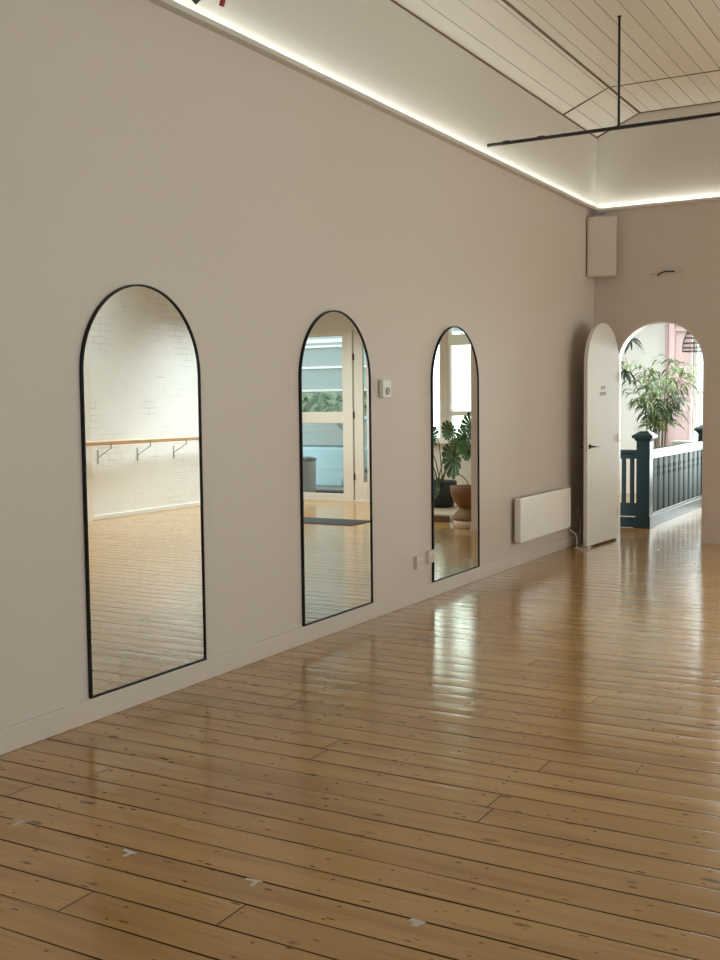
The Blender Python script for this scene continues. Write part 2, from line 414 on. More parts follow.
struct(boxes('baseboard_right', [((RW-.018, 10.66, 0), (RW, YF, .055))], 'white', bevel=.003))
def window(n, ax, at, a0, a1, z0, z1, mat='white', rail=None, mull=(), fw=.06, depth=.10, label=None, rh=.035):
    r = bpy.data.objects.new('window_%d' % n, None); COL.objects.link(r); r['kind'] = 'structure'
    if label: r['label'] = label
    def bb(p, q, zb, zt, d0=0, d1=depth): return ((at+d0, p, zb), (at+d1, q, zt)) if ax == 0 else ((p, at+d0, zb), (q, at+d1, zt))
    L_ = [bb(a0, a0+fw, z0, z1), bb(a1-fw, a1, z0, z1), bb(a0+fw, a1-fw, z0, z0+fw), bb(a0+fw, a1-fw, z1-fw, z1)]
    if rail: L_.append(bb(a0+fw, a1-fw, rail-rh, rail+rh, .01, depth-.01))
    for x in mull: L_.append(bb(x-.03, x+.03, z0+fw, z1-fw, .012, depth-.012))
    boxes('window_frame', L_, mat, r, .004)
    boxes('pane', [bb(a0+fw*.8, a1-fw*.8, z0+fw*.8, z1-fw*.8, depth*.5-.002, depth*.5+.002)], 'glass', r)
    return r
for i, (a, b, c, d_) in enumerate(wins): window(i+1, 0, RW+.08, a, b, c, d_, rail=2.0, label='unseen tall white sash window guessed in the right wall for daylight')

window(12, 1, YB-.15, 1.5, 5.0, .9, 3.2, 'white', rail=2.0, mull=(2.66, 3.84), label='unseen wide white window added behind the camera for light')  # unseen opening, added to brighten the end wall
# foyer beyond the end wall
FH = 3.4
def slab(name, x0, x1, y0, y1, z0, z1, holes, mat):
    bm = bm_new(); cur = x0
    for a, b, c, d in holes:
        box(bm, (cur, y0, z0), (a, y1, z1)); box(bm, (a, y0, z0), (b, c, z1)); box(bm, (a, d, z0), (b, y1, z1)); cur = b
    box(bm, (cur, y0, z0), (x1, y1, z1)); return obj(name, bm, mat)
SK2, SK3 = (-1.5, 1.2, 14.9, 17.0), (3.9, 5.9, 11.9, 13.7)  # openings of two more added skylights, over landing and foyer
struct(slab('ceiling_foyer', -2.0, RW+.25, L+T, YL+.15, FH, FH+.1, [SK2, SK3], 'white'), 'plain white foyer ceiling')
for n_, (q, z_) in enumerate(((SK, Zc+.10), (SK2, FH+.09), (SK3, FH+.09))):
    rt = bpy.data.objects.new('window_%d' % (9+n_), None); COL.objects.link(rt); struct(rt, 'unseen skylight added to the ceiling for extra daylight')  # all three skylights are unseen, added to let in more light
    x0, x1, y0, y1 = q
    boxes('window_frame', [((x0, y0, z_-.03), (x0+.05, y1, z_+.03)), ((x1-.05, y0, z_-.03), (x1, y1, z_+.03)), ((x0+.05, y0, z_-.03), (x1-.05, y0+.05, z_+.03)), ((x0+.05, y1-.05, z_-.03), (x1-.05, y1, z_+.03))], 'white', rt)
    boxes('pane', [((x0+.04, y0+.04, z_-.003), (x1-.04, y1-.04, z_+.003))], 'glass', rt)
# far wall: sash windows (seen in the third mirror), glazed shopfront and door (seen in the second)
holes = [(2.30, 3.07, .96, 2.85), (3.185, 4.08, .96, 2.55), (4.37, 6.30, .02, 2.62)]
struct(holes_wall('wall_far', 1, YF, .12, 1.7, RW, 0, FH, holes, 'foyer'), 'foyer street wall with windows and glazed door')
window(5, 1, YF+.01, 2.30, 3.07, .96, 2.85, 'white', rail=1.335, fw=.03, label='sash window behind the monstera')
window(6, 1, YF+.01, 3.185, 4.08, .96, 2.55, 'white', rail=None, fw=.03, label='tall window beside the monstera')
struct(boxes('trim_7', [((2.2, YF-.05, .90), (4.15, YF, .96))], 'white', bevel=.004), 'white window sill in the foyer')
# shopfront: fixed light x 4.85..6.24 and door x 4.37..4.66
window(7, 1, YF+.01, 4.76, 6.30, .02, 2.62, 'foyer', rail=1.285, fw=.09, rh=.085, label='fixed glazed shopfront light facing the street')
struct(boxes('trim_8', [((4.665, YF-.01, 0), (4.76, YF+.12, 2.62))], 'foyer', bevel=.004), 'white post between shopfront glass and street door')
dr = bpy.data.objects.new('door_2', None); COL.objects.link(dr); dr.location = (4.655, YF+.02, 0); struct(dr, 'white glazed street door with black hinges')
tag(boxes('roller_blind', [((2.31, YF-.02, 2.31), (3.06, YF-.012, 2.47))], 'blind'), 'pale green roller blind rolled to the top of the monstera window', 'blind')
boxes('door_leaf', [((-.285, 0, .01), (-.22, .045, 2.6)), ((-.155, 0, .01), (0, .045, 2.6)), ((-.22, 0, .01), (-.155, .045, .30)), ((-.22, 0, 2.38), (-.155, .045, 2.6))], 'foyer', dr, .003)
boxes('pane', [((-.222, .018, .29), (-.153, .024, 2.39))], 'glass', dr)
for z in (.38, 1.32, 2.2): boxes('hinge', [((-.012, -.012, z-.05), (.014, 0, z+.05))], 'blackmetal', dr)
# landing walls (seen through the arch)
struct(boxes('wall_landing_left', [((-2.15, L+T, -2.6), (-2.0, YL+.15, FH))], 'white'), 'white side wall of the stair landing')
struct(holes_wall('wall_landing', 1, YL, .15, -2.0, 1.7, -2.6, FH, [(-.25, 1.45, .25, 2.8)], 'white'), 'white wall at the far end of the landing')
window(8, 1, YL+.04, -.25, 1.45, .25, 2.8, 'white', rail=1.6, mull=(.65,), fw=.05, label='bright tall window at the end of the landing')
struct(boxes('wall_landing_right', [((1.7, YF+.12, 0), (1.85, YL+.15, FH))], 'white'), 'white right wall of the stair landing')
# stairwell: lower walls, stairs
struct(boxes('wall_stairwell', [((-2.0, 15.85, -2.6), (.12, 15.95, -.12)), ((.12, 12.70, -2.6), (.22, 15.95, -.12)), ((-2.0, 12.60, -2.6), (.12, 12.70, -.12)), ((-2.0, 12.70, -2.7), (.12, 15.85, -2.6))], 'white'), 'white walls of the stairwell below the landing')
bm = bm_new()
for i in range(9): box(bm, (-1.95, 12.95+i*.27, -.34-(i)*.18-.3), (-.95, 13.25+i*.27, -.16-(i)*.18))
st = tag(obj('staircase', bm, 'palewood', bevel=.006), 'pale wooden flight descending behind the dark green balustrade', 'stairs')
# baseboards
boxes_b = [((0, YB, 0), (.016, L, .112))]
b = struct(boxes('baseboard_left', boxes_b, 'trim', bevel=.004), 'painted baseboard below the mirrors')
struct(boxes('baseboard_end', [((.016, L-.016, 0), (A0-.03, L, .112)), ((1.23, L+T, 0), (1.48, L+T+.016, .09)), ((1.48, L-.0, 0), (1.495, L+T, .09))], 'trim', bevel=.004))
# light architrave lining the arch reveal
bm = bm_new()
o_ = arch_pts(A0-.004, A1+.004, 0, ZT+.004, 40); i_ = arch_pts(A0+.014, A1-.014, 0, ZT-.014, 40)
def ring_prism(bm, outer, inner, axis, a, b):
    def P(p, t): return {0: (t, p[0], p[1]), 1: (p[0], t, p[1])}[axis]
    q = [[bm.verts.new(P(p, t)) for p in pts] for pts in (outer, inner) for t in (a, b)]
    n = len(outer); fs = []
    for i in range(n-1):
        fs += [bm.faces.new((q[0][i], q[0][i+1], q[2][i+1], q[2][i])), bm.faces.new((q[1][i+1], q[1][i], q[3][i], q[3][i+1])),
               bm.faces.new((q[0][i+1], q[0][i], q[1][i], q[1][i+1])), bm.faces.new((q[2][i], q[2][i+1], q[3][i+1], q[3][i]))]
    for i in (0, n-1): fs.append(bm.faces.new((q[0][i], q[1][i], q[3][i], q[2][i])))
    return fs
fs = ring_prism(bm, o_, i_, 1, L+.004, L+T+.004); bmesh.ops.recalc_face_normals(bm, faces=bm.faces[:])
struct(obj('trim_9', bm, 'doorpaint'), 'pale lining of the arched doorway')
# pink painted pilaster and panels beside the landing window
pk = [((-.62, YL-.10, 0), (-.53, YL, FH)), ((-.50, YL-.05, 0), (-.20, YL, FH)),]
bm = bm_new()
box(bm, (-.615, YL-.09, 0), (-.52, YL, FH)); box(bm, (-.52, YL-.03, 0), (-.25, YL, 2.62)); box(bm, (-.52, YL-.06, 2.56), (-.25, YL, 2.62))
box(bm, (-.40, YL-.045, 0), (-.385, YL-.02, 2.56)); box(bm, (-.285, YL-.08, 0), (-.25, YL, FH))
struct(obj('trim_10', bm, 'pink', bevel=.004), 'pink painted panelling beside the landing window')
struct(boxes('trim_11', [((-.66, YL-.12, 0), (-.617, YL, FH))], 'pinkshade'), 'narrow post in darkened pink, a shadow edge put into colour')  # darker strip stands in for the shaded edge of the panelling

# ------------------------------------------------------------------ doors
LD = .90
door = bpy.data.objects.new('door_1', None); COL.objects.link(door)
door.location = (A0+.045, L-.014, 0)
ang = math.atan2(.218-(A0+.045)+.0, (L-.014)-10.682)   # swing of the leaf
door.rotation_euler = (0, 0, ang)
struct(door, 'tall white arched door standing open beside the doorway')
bm = bm_new()
pts = arch_pts(-LD, -.0, .022, 2.298, 36)              # outline in local y,z ; leaf extends to -y
prism(bm, pts, 0, -.040, 0)
leaf = obj('door_leaf', bm, 'doorpaint', door, bevel=.003)
# lever handles
for sgn, x0 in ((1, 0), (-1, -.04)):
    bm = bm_new()
    def cyl(bm, c0, c1, r): tube(bm, [c0, c1], r, 14)
    cyl(bm, (x0, -LD+.065, 1.035), (x0+sgn*.008, -LD+.065, 1.035), .026)
    cyl(bm, (x0+sgn*.006, -LD+.065, 1.035), (x0+sgn*.05, -LD+.065, 1.035), .010)
    tube(bm, bez([(x0+sgn*.048, -LD+.062, 1.035), (x0+sgn*.052, -LD+.09, 1.036), (x0+sgn*.050, -LD+.17, 1.033), (x0+sgn*.046, -LD+.19, 1.030)], 5), .0095, 10)
    h_ = obj('handle', bm, 'blackmetal', door); h_['label'] = 'black lever handle'
for z in (.3, 1.1, 1.75): boxes('hinge', [((0, -.045, z-.05), (.006, -.012, z+.05))], 'doorpaint', door)
# small lettering, two short lines
bm = bm_new(); rnd = random.Random(3)
def strokes(y0, z0, n, hh, w):
    for i in range(n):
        y = y0+i*w
        box(bm, (0, y, z0), (.002, y+.006, z0+hh))
        if i % 2 == 0: box(bm, (0, y, z0+hh-.006), (.002, y+w*.7, z0+hh))
        if i % 3 != 1: box(bm, (0, y, z0), (.002, y+w*.65, z0+.006))
        if i % 4 == 2: box(bm, (0, y, z0+hh*.5-.003), (.002, y+w*.6, z0+hh*.5+.003))
strokes(-.52, 1.615, 3, .032, .036); strokes(-.56, 1.55, 5, .036, .036)
lt = obj('lettering', bm, 'ink', door); lt['label'] = 'two tiny lines of faint grey lettering'

# ------------------------------------------------------------------ arched mirrors
MZ0, MZ1, MW = .114, 2.100, .888
mr = thing('arched_mirror', 'x', 'mirror', (0, 0, 0), group='arched mirrors on the long wall')
bm = bm_new()
ring_prism(bm, arch_pts(0, MW, MZ0, MZ1, 48), arch_pts(.009, MW-.009, MZ0+.009, MZ1-.009, 48), 0, .001, .019)
# bottom bar closes the arch
box(bm, (.0012, .006, MZ0), (.0188, MW-.006, MZ0+.009))
bmesh.ops.recalc_face_normals(bm, faces=bm.faces[:])
obj('frame', bm, 'frame', mr)
bm = bm_new(); prism(bm, arch_pts(.006, MW-.006, MZ0+.006, MZ1-.006, 48), 0, .0015, .012)
obj('glass', bm, 'mirror', mr)
for i, (y, lab) in enumerate(((3.800, 'black framed arched mirror nearest the camera, reflecting white brick wall and ballet barre'),
                              (5.682, 'middle black framed arched mirror, reflecting glazed street door and dark floor mat'),
                              (7.540, 'black framed arched mirror furthest away, reflecting bright window and monstera'))):
    o = mr if i == 0 else copy_tree(mr)
    o.location = (0, y, 0); o['label'] = lab

# ------------------------------------------------------------------ wall fittings
ht = thing('panel_heater', 'white slim electric panel heater mounted low on wall near open door', 'heater', (.003, 9.14, 0))
bm = bm_new()
def rrect(y0, y1, z0, z1, r, n=6):
    P = []
    for cy, cz, a in ((y1-r, z1-r, 0), (y0+r, z1-r, 90), (y0+r, z0+r, 180), (y1-r, z0+r, 270)):
        for i in range(n+1):
            t = math.radians(a+90*i/n); P.append((cy+r*math.cos(t), cz+r*math.sin(t)))
    return P
prism(bm, rrect(.035, 1.335, .228, .632, .02), 0, .030, .092)
obj('body', bm, 'heater', ht, bevel=.010, seg=4)
bm = bm_new(); prism(bm, rrect(1.34, 1.43, .232, .628, .012), 0, .032, .086)
c_ = obj('control_end', bm, 'heater', ht, bevel=.004)
boxes('wall_bracket', [((.0, .25, .26), (.031, .29, .60))], 'plastic', ht); boxes('wall_bracket', [((.0, 1.1, .26), (.031, 1.14, .60))], 'plastic', ht)
boxes('top_grille', [((.045, .06, .630), (.078, 1.28, .6335))], 'plasticdark', ht)
bm = bm_new()
tube(bm, bez([(.06, 1.40, .235), (.075, 1.44, .20), (.11, 1.50, .15), (.13, 1.49, .07), (.15, 1.44, .012), (.22, 1.36, .008), (.27, 1.46, .008), (.20, 1.62, .008), (.12, 1.58, .010), (.14, 1.40, .020), (.24, 1.45, .02), (.22, 1.66, .01), (.06, 1.80, .008), (.03, 1.88, .02), (.025, 1.93, .22), (.022, 1.95, .30)], 10), .0042, 8)
obj('power_cable', bm, 'cable', ht)
def outlet(y, z, label, w=.115, hgt=.085, d=.012):
    t = thing('power_outlet', label, 'power outlet', (0, y, z), group='white power outlets low on the mirror wall')
    boxes('plate', [((0, -w/2, -hgt/2), (d, w/2, hgt/2))], 'trim', t, .003)
    for s in (-1, 1):
        boxes('switch', [((d, s*.032-.007, .014), (d+.004, s*.032+.007, .032))], 'white', t)
        bm = bm_new()
        for q, zz in ((-.008, 0), (.008, 0), (0, -.016)): box(bm, (d-.001, s*.028+q-.0015, -.008+zz-.005), (d+.0006, s*.028+q+.0015, -.008+zz+.005))
        obj('socket_slots', bm, 'plasticdark', t)
    return t
outlet(7.285, .305, 'white double power outlet left of its twin beside the furthest mirror', .105, .095, .03)
outlet(7.487, .322, 'white double power outlet touching the left edge of the furthest mirror', .105, .095, .03)
outlet(11.07, .33, 'white power outlet in the shade behind the open arched door', .08, .11, .012)
outlet(3.16, .36, 'pale power outlet cut off by the left edge of the photo', .10, .12, .012)
th = thing('thermostat', 'small white square thermostat between the middle and furthest mirrors', 'thermostat', (0, 6.765, 1.60))
boxes('back_plate', [((0, -.055, -.058), (.008, .055, .058))], 'plasticdark', th, .002)
boxes('housing', [((.008, -.06, -.062), (.042, .06, .062))], 'plastic', th, .006)
bm = bm_new(); tube(bm, [(.042, .0, -.018), (.052, .0, -.018)], .026, 24); obj('dial', bm, 'plasticdark', th)
boxes('pointer', [((.052, -.002, -.018), (.0535, .002, .006))], 'plasticdark', th)
# corner loudspeaker
sp = thing('wall_speaker', 'beige rectangular loudspeaker mounted high in the room corner', 'speaker', (.135, 11.40, 2.80), math.radians(22))
boxes('cabinet', [((-.15, -.06, 0), (.15, .08, .62))], 'wall', sp, .006)
boxes('grille', [((-.138, -.066, .012), (.138, -.06, .608))], 'wall', sp, .003)
boxes('bracket', [((-.05, .02, .62), (-.03, .04, .67)), ((.01, .02, .62), (.03, .04, .67)), ((-.06, .0, .665), (.05, .07, .675))], 'plasticdark', sp)
# small bar with dark hook above the arch
hb = thing('curtain_bracket', 'small beige bar with dark metal hook on wall above the arched doorway', 'wall bracket', (.60, L, 2.815))
boxes('bar', [((0, -.030, 0), (.36, 0, .016))], 'wall', hb, .003)
bm = bm_new(); tube(bm, bez([(.09, -.028, -.028), (.10, -.034, -.006), (.13, -.036, .006), (.17, -.036, .016), (.26, -.034, .010)], 6), .007, 8)
obj('hook', bm, 'blackmetal', hb)

# ------------------------------------------------------------------ suspended rails
YT, ZTk = 8.62, 3.633
tr = thing('suspended_rail', 'long thin black rail hung on a rod below the boarded ceiling', 'lighting rail', (0, YT, ZTk))
boxes('rail', [((.02, -.014, -.012), (RW-.2, .014, .012))], 'blackmetal', tr, .002)
for x in (1.13, 3.6, 5.7): 
    bm = bm_new(); tube(bm, [(x, 0, .012), (x, 0, Zc-ZTk-.008)], .010, 10); obj('hanging_rod', bm, 'blackmetal', tr)
    bm = bm_new(); lathe(bm, [(.016, 0), (.016, .008)], (x, 0), 18, Zc-ZTk-.0085); obj('ceiling_rose', bm, 'blackmetal', tr)
for x in (.16, .46): boxes('end_clip', [((x, -.016, .010), (x+.06, .016, .017))], 'blackmetal', tr)
t2 = thing('suspended_rail', 'short black rail near the top edge carrying the grey spotlight', 'lighting rail', (0, 4.06, ZTk+.1))
boxes('rail', [((.02, -.014, -.012), (1.6, .014, .012))], 'blackmetal', t2, .002)
bm = bm_new(); tube(bm, [(1.13, 0, .012), (1.13, 0, Zc-ZTk-.1)], .010, 10); obj('hanging_rod', bm, 'blackmetal', t2)
sl = thing('spotlight', 'grey cylindrical spotlight poking in at the top edge of the photo', 'spotlight', (.605, 4.03, 3.41))
bm = bm_new(); tube(bm, [(-.075, -.02, -.085), (.085, .03, .035)], .042, 20); obj('lamp_head', bm, 'grey', sl)
bm = bm_new(); tube(bm, [(.03, .03, .03), (.03, .03, .296)], .008, 10); obj('stem', bm, 'blackmetal', sl)
bm = bm_new(); tube(bm, bez([(.09, -.03, .0), (.125, -.035, -.06), (.125, -.035, -.12), (.11, -.035, -.165)], 5), [.006]*10+[.012]*6, 8); obj('red_toggle', bm, 'red', sl)

# ------------------------------------------------------------------ tape marks on the floor
for i, (x, y, lab) in enumerate(((.62, 2.735, 'white tape mark on the floor, leftmost of four in a row'), (1.16, 2.722, 'white tape mark on the floor, second from the left in the row'),
                  (1.66, 2.73, 'white tape mark on the floor, second from the right in the row'), (2.24, 2.73, 'white tape mark on the floor, rightmost of four in a row'))):
    bm = bm_new()
    if i < 3: box(bm, (.01, 0, .0002), (.068, .014, .0012)); box(bm, (.044, -.032, .0002), (.058, 0, .0012))
    else: box(bm, (.01, 0, .0002), (.058, .024, .0012)); box(bm, (.03, -.018, .0002), (.052, 0, .0012))
    o = tag(obj('tape_mark', bm, 'tape', loc=(x, y, 0)), lab, 'tape mark', 'tape marks across the foreground floor'); o.rotation_euler[2] = .1*(-1)**i

# ------------------------------------------------------------------ opposite wall: barre
br = thing('ballet_barre', 'pale wooden ballet barre on metal brackets along the white brick wall', 'ballet barre', (RW, 10.7, 0))
bm = bm_new(); tube(bm, [(-.25, -.9, 1.035), (-.25, 3.2, 1.035)], .021, 16); obj('rail', bm, 'barrewood', br)
bm = bm_new(); tube(bm, [(-.19, -.9, 1.01), (-.19, 3.2, 1.01)], .021, 16); obj('rail', bm, 'barrewood', br)
for y in (.12, .90, 1.68, 2.5):
    bm = bm_new(); box(bm, (-.012, y-.009, .74), (0, y+.009, .92))
    tube(bm, [(-.01, y, .82), (-.24, y+.0, .95)], .006, 8); tube(bm, [(-.24, y, .94), (-.24, y, 1.02)], .008, 8)
    obj('bracket', bm, 'lightsteel', br)
# a small dark fitting on the pilaster
sn = thing('wall_sensor', 'small dark grey sensor high on the pilaster, seen in the nearest mirror', 'sensor', (RW-.05, 10.56, 2.50))
boxes('housing', [((-.05, -.04, -.05), (0, .04, .05))], 'plasticdark', sn, .01)

# floor mat
bm = bm_new(); pts = [(-.02, .02), (.0, 0), (.9, -.02), (1.6, .01), (1.6, .5), (.0, .52)]
prism(bm, [(3.05, 11.52), (4.9, 11.52), (4.9, 12.08), (3.05, 12.08)], 2, .0, .010)
tag(obj('floor_mat', bm, 'mat', bevel=.003), 'dark grey fibre mat lying on the boards inside the street door', 'mat')

# ------------------------------------------------------------------ balustrade
bl = thing('stair_balustrade', 'dark green wooden balustrade around the stairwell beyond the arch', 'balustrade', (.245, 12.76, 0))
def newel(y, hgt, name='newel_post'):
    bm = bm_new()
    box(bm, (-.078, y-.078, 0), (.078, y+.078, hgt-.10))
    lathe_prof = [(.085, hgt-.10), (.098, hgt-.085), (.098, hgt-.075)]
    def sq(r0, z0, r1, z1):
        a = [bm.verts.new((s*r0, y+t*r0, z0)) for s, t in ((-1,-1),(1,-1),(1,1),(-1,1))]; b_ = [bm.verts.new((s*r1, y+t*r1, z1)) for s, t in ((-1,-1),(1,-1),(1,1),(-1,1))]
        for i in range(4): bm.faces.new((a[i], a[(i+1) % 4], b_[(i+1) % 4], b_[i]))
        bm.faces.new(a[::-1]); bm.faces.new(b_)
    sq(.080, hgt-.12, .105, hgt-.08); sq(.122, hgt-.08, .122, hgt-.045); sq(.116, hgt-.045, .05, hgt)
    box(bm, (-.088, y-.088, 0), (.088, y+.088, .14))
    return obj(name, bm, 'green', bl, bevel=.004)
newel(0, 1.135); newel(3.18, 1.135)
# side run, facing the landing
boxes('handrail', [((-.045, .078, .875), (.055, 3.102, .915)), ((-.022, .078, .80), (.035, 3.102, .875))], 'green', bl, .006)
boxes('bottom_rail', [((-.03, .078, 0), (.045, 3.102, .125)), ((-.025, .078, .125), (.034, 3.102, .155))], 'green', bl, .004)
def fret(y0, y1):
    """flat sawn board with two curled notches on each edge"""
    pts = []
    def notch(ye, s, z):
        P = []
        for i in range(9):
            t = PI*i/8; P.append((ye+s*.028*math.sin(t), z-.03*math.cos(t)))
        return P
    left = [(y0, .155)] + notch(y0, 1, .60) + notch(y0, 1, .675) + [(y0, .80)]
    right = [(y1, .155)] + notch(y1, -1, .60) + notch(y1, -1, .675) + [(y1, .80)]
    return left + right[::-1]
y = .10
while y < 2.9:
    bm = bm_new(); prism(bm, fret(y, y+.175), 0, -.008, .012); obj('fretwork_board', bm, 'greenmatte', bl)
    if y+.24 < 2.95:
        boxes('baluster', [((-.012, y+.205, .155), (.016, y+.235, .80))], 'greenmatte', bl, .003)
    y += .265
# front run across the head of the stairs
boxes('handrail', [((-1.75, -.05, .875), (-.078, .05, .915)), ((-1.75, -.028, .81), (-.078, .028, .875))], 'green', bl, .006)
boxes('bottom_rail', [((-1.75, -.03, 0), (-.078, .03, .12)), ((-1.75, -.034, .135), (-.078, .034, .29))], 'green', bl, .004)
for i in range(17):
    x = -.125-.0-.098*i
    boxes('baluster', [((x-.045, -.018, .29), (x, .018, .81))], 'green', bl, .003)

# stair handrail seen through the balusters
sh = thing('stair_handrail', 'brown wooden handrail sloping down the stairwell wall', 'handrail', (0, 0, 0))
bm = bm_new(); tube(bm, [(-1.93, 12.9, .55), (-1.93, 15.7, -.9)], .026, 12); obj('rail', bm, 'brown', sh)
for t in (.2, .8):
    bm = bm_new(); tube(bm, [(-2.0, 12.9+2.8*t, .50-1.45*t), (-1.93, 12.9+2.8*t, .55-1.45*t-.01)], .008, 8); obj('bracket', bm, 'blackmetal', sh)

# ------------------------------------------------------------------ plants
def leaf_long(bm, base, d, ln, w, droop):
    """narrow pointed leaf curving down"""
    d = Vector(d).normalized(); side = d.cross(Vector((0, 0, 1)))
    if side.length < .1: side = Vector((1, 0, 0))
    side.normalize()
    side = (side + Vector((0, 0, random.uniform(-.6, .6)))).normalized()
    n = 6; L_, C_, R_ = [], [], []
    p = Vector(base); dd = d.copy()
    for i in range(n+1):
        t = i/n; ww = w*math.sin(PI*min(1, t*.93+.07))**.8*.5
        C_.append(bm.verts.new(p + Vector((0, 0, -.12*w)))); L_.append(bm.verts.new(p+side*ww)); R_.append(bm.verts.new(p-side*ww))
        p = p + dd*ln/n; dd = (dd + Vector((0, 0, -droop/n))).normalized()
    for i in range(n):
        for a, b_ in ((L_, C_), (C_, R_)):
            f = bm.faces.new((a[i], b_[i], b_[i+1], a[i+1])); f.smooth = True
def tall_plant(loc, label, stems, hmax, spread, nleaf, mat, ln=.20, pot=True, lean=(0, 0)):
    t = thing('potted_fig', label, 'plant', loc)
    if pot:
        bm = bm_new(); lathe(bm, [(.15, 0), (.19, .02), (.23, .40), (.235, .44), (.21, .44), (.205, .40)]); obj('pot', bm, 'cream', t)
        bm = bm_new(); lathe(bm, [(.205, .385), (.20, .40)]); obj('soil', bm, 'soil', t)
    lf = bm_new(); sb = bm_new()
    for s in range(stems):
        a = 2*PI*s/stems+.4; q = spread*(.35+.65*random.random())
        top = Vector((lean[0]+q*math.cos(a), lean[1]+q*math.sin(a), hmax*random.uniform(.72, .93)))
        pts = bez([(.06*math.cos(a), .06*math.sin(a), .38), (.2*top.x+.04*math.cos(a), .2*top.y, .45*hmax), (.6*top.x, .6*top.y, .75*top.z), top], 8)
        tube(sb, pts, [.012-.008*i/len(pts) for i in range(len(pts))], 7)
        for i in range(nleaf):
            k_ = int(len(pts)*(.30+.70*(i/nleaf))); k_ = min(k_, len(pts)-1)
            b0 = pts[k_]; aa = random.uniform(0, 2*PI); out_ = random.uniform(.04, .20)
            tip = b0 + Vector((math.cos(aa)*out_, math.sin(aa)*out_, random.uniform(.0, .10)))
            tube(sb, [b0, (b0+tip)/2+Vector((0, 0, .01)), tip], .0025, 5)
            for j in range(3):
                a3 = aa+random.uniform(-.9, .9)
                leaf_long(lf, b0.lerp(tip, .4+.3*j), (math.cos(a3), math.sin(a3), random.uniform(-.2, .5)), ln*random.uniform(.7, 1.15), ln*.12, random.uniform(1.0, 2.4))
    obj('stems', sb, 'bark', t); obj('foliage', lf, mat, t)
    return t
tall_plant((-.50, 16.35, 0), 'tall leafy green plant with narrow drooping leaves behind the balustrade', 9, 2.58, .55, 24, 'ficus', .25)
# hanging plant at the left of the arch view
hp = thing('hanging_plant', 'dark drooping leaf sprays hanging at the left side of the arch opening', 'plant', (-.35, 14.2, 2.30))
sb = bm_new(); lf = bm_new()
for (tx, ty, tz) in ((.03, 0, -.03), (-.05, .05, -.42)):
    P = bez([(-.45, 0, .62), (-.35, 0, .35), (tx-.12, ty, tz+.14), (tx, ty, tz)], 8)
    tube(sb, P, .005, 6)
    for j in range(18):
        a3 = random.uniform(0, 2*PI); leaf_long(lf, P[-1-(j % 3)], (math.cos(a3)*.8, math.sin(a3)*.5, random.uniform(-.6, .2)), random.uniform(.16, .26), .034, 1.7)
obj('stems', sb, 'stem', hp); obj('foliage', lf, 'darkleaf', hp)
boxes('ceiling_hook', [((-.46, -.01, .60), (-.44, .01, FH-2.30))], 'blackmetal', hp)

# monstera
def monstera_leaf(bm, base, tip, normal, size):
    """broad heart-shaped leaf cut by narrow slits between its lobes"""
    base = Vector(base); ax = (Vector(tip)-base).normalized(); nrm = Vector(normal).normalized(); sd = ax.cross(nrm).normalized(); nrm = sd.cross(ax).normalized()
    ctr = base+ax*size*.34
    def outline(t):        # t = angle from the tip direction, 0..pi
        heart = .50*(1+.34*max(0, math.cos(t))**3) - .20*max(0, math.cos(PI-t))**8
        return size*heart*(.90+.14*math.sin(t))
    n = 7
    for s in (-1, 1):
        edges = [PI*.985*(i/n)**.92 for i in range(n+1)]
        for i in range(n):
            a0, a1 = edges[i], edges[i+1]; am = (a0+a1)/2; hw = (a1-a0)/2
            gap = .15
            rows = []
            for k_ in range(8):
                q = .10+.90*k_/7; row = []
                open_ = max(0, (q-.34)/.66)**.7*gap if k_ > 1 else 0
                for j in range(5):
                    f_ = -1+2*j/4; t = am+hw*f_*(1-open_)
                    rr = outline(t)*q*(1-.10*f_*f_*(q > .9))
                    zz = -.20*size*(rr/size)**2*1.6 + .015*size*math.cos(f_*2)
                    row.append(bm.verts.new(ctr+ax*rr*math.cos(t)+sd*s*rr*math.sin(t)+nrm*zz))
                rows.append(row)
            for ra, rb in zip(rows, rows[1:]):
                for j in range(4):
                    f = bm.faces.new((ra[j], ra[j+1], rb[j+1], rb[j])); f.smooth = True
            c = bm.verts.new(ctr)
            for j in range(4): bm.faces.new((c, rows[0][j+1], rows[0][j]))
    # midrib
    tube(bm, [base+nrm*.0, ctr+nrm*.004, ctr+ax*size*.5-nrm*.05*size], [.006, .005, .002], 6)
mo = thing('potted_monstera', 'large monstera with split leaves in a charcoal pot, seen in the furthest mirror', 'plant', (2.76, 13.45, .075))
bm = bm_new(); lathe(bm, [(.15, 0), (.185, .01), (.225, .20), (.232, .34), (.225, .36), (.205, .36), (.20, .33)]); obj('pot', bm, 'darkpot', mo)
bm = bm_new(); lathe(bm, [(.20, .315), (.195, .325)]); obj('soil', bm, 'soil', mo)
vw = Vector((.43, -.90, .05))    # leaves turn towards the room
def W_(x, y, z): return Vector((x-2.76, y-13.45, z-.075))
leaves = [  # world centre, size, axis direction
 ((2.39, 13.10, .72), .47, (.05, .15, -1)), ((2.35, 13.35, 1.00), .34, (.45, .2, -.75)), ((2.28, 13.45, 1.20), .36, (-.45, -.1, .75)),
 ((2.60, 12.95, .36), .26, (-.1, -.1, -1)), ((2.86, 13.15, .72), .26, (.5, -.2, -.6)), ((3.02, 13.55, 1.02), .36, (.7, -.3, .1)),
 ((2.68, 13.60, 1.12), .28, (.2, 0, .5)), ((3.05, 13.25, .62), .34, (.7, -.3, -.4)), ((2.55, 13.70, .92), .30, (-.3, .3, -.4)), ((2.15, 13.55, 1.02), .28, (-.6, 0, -.3))]
st_ = bm_new()
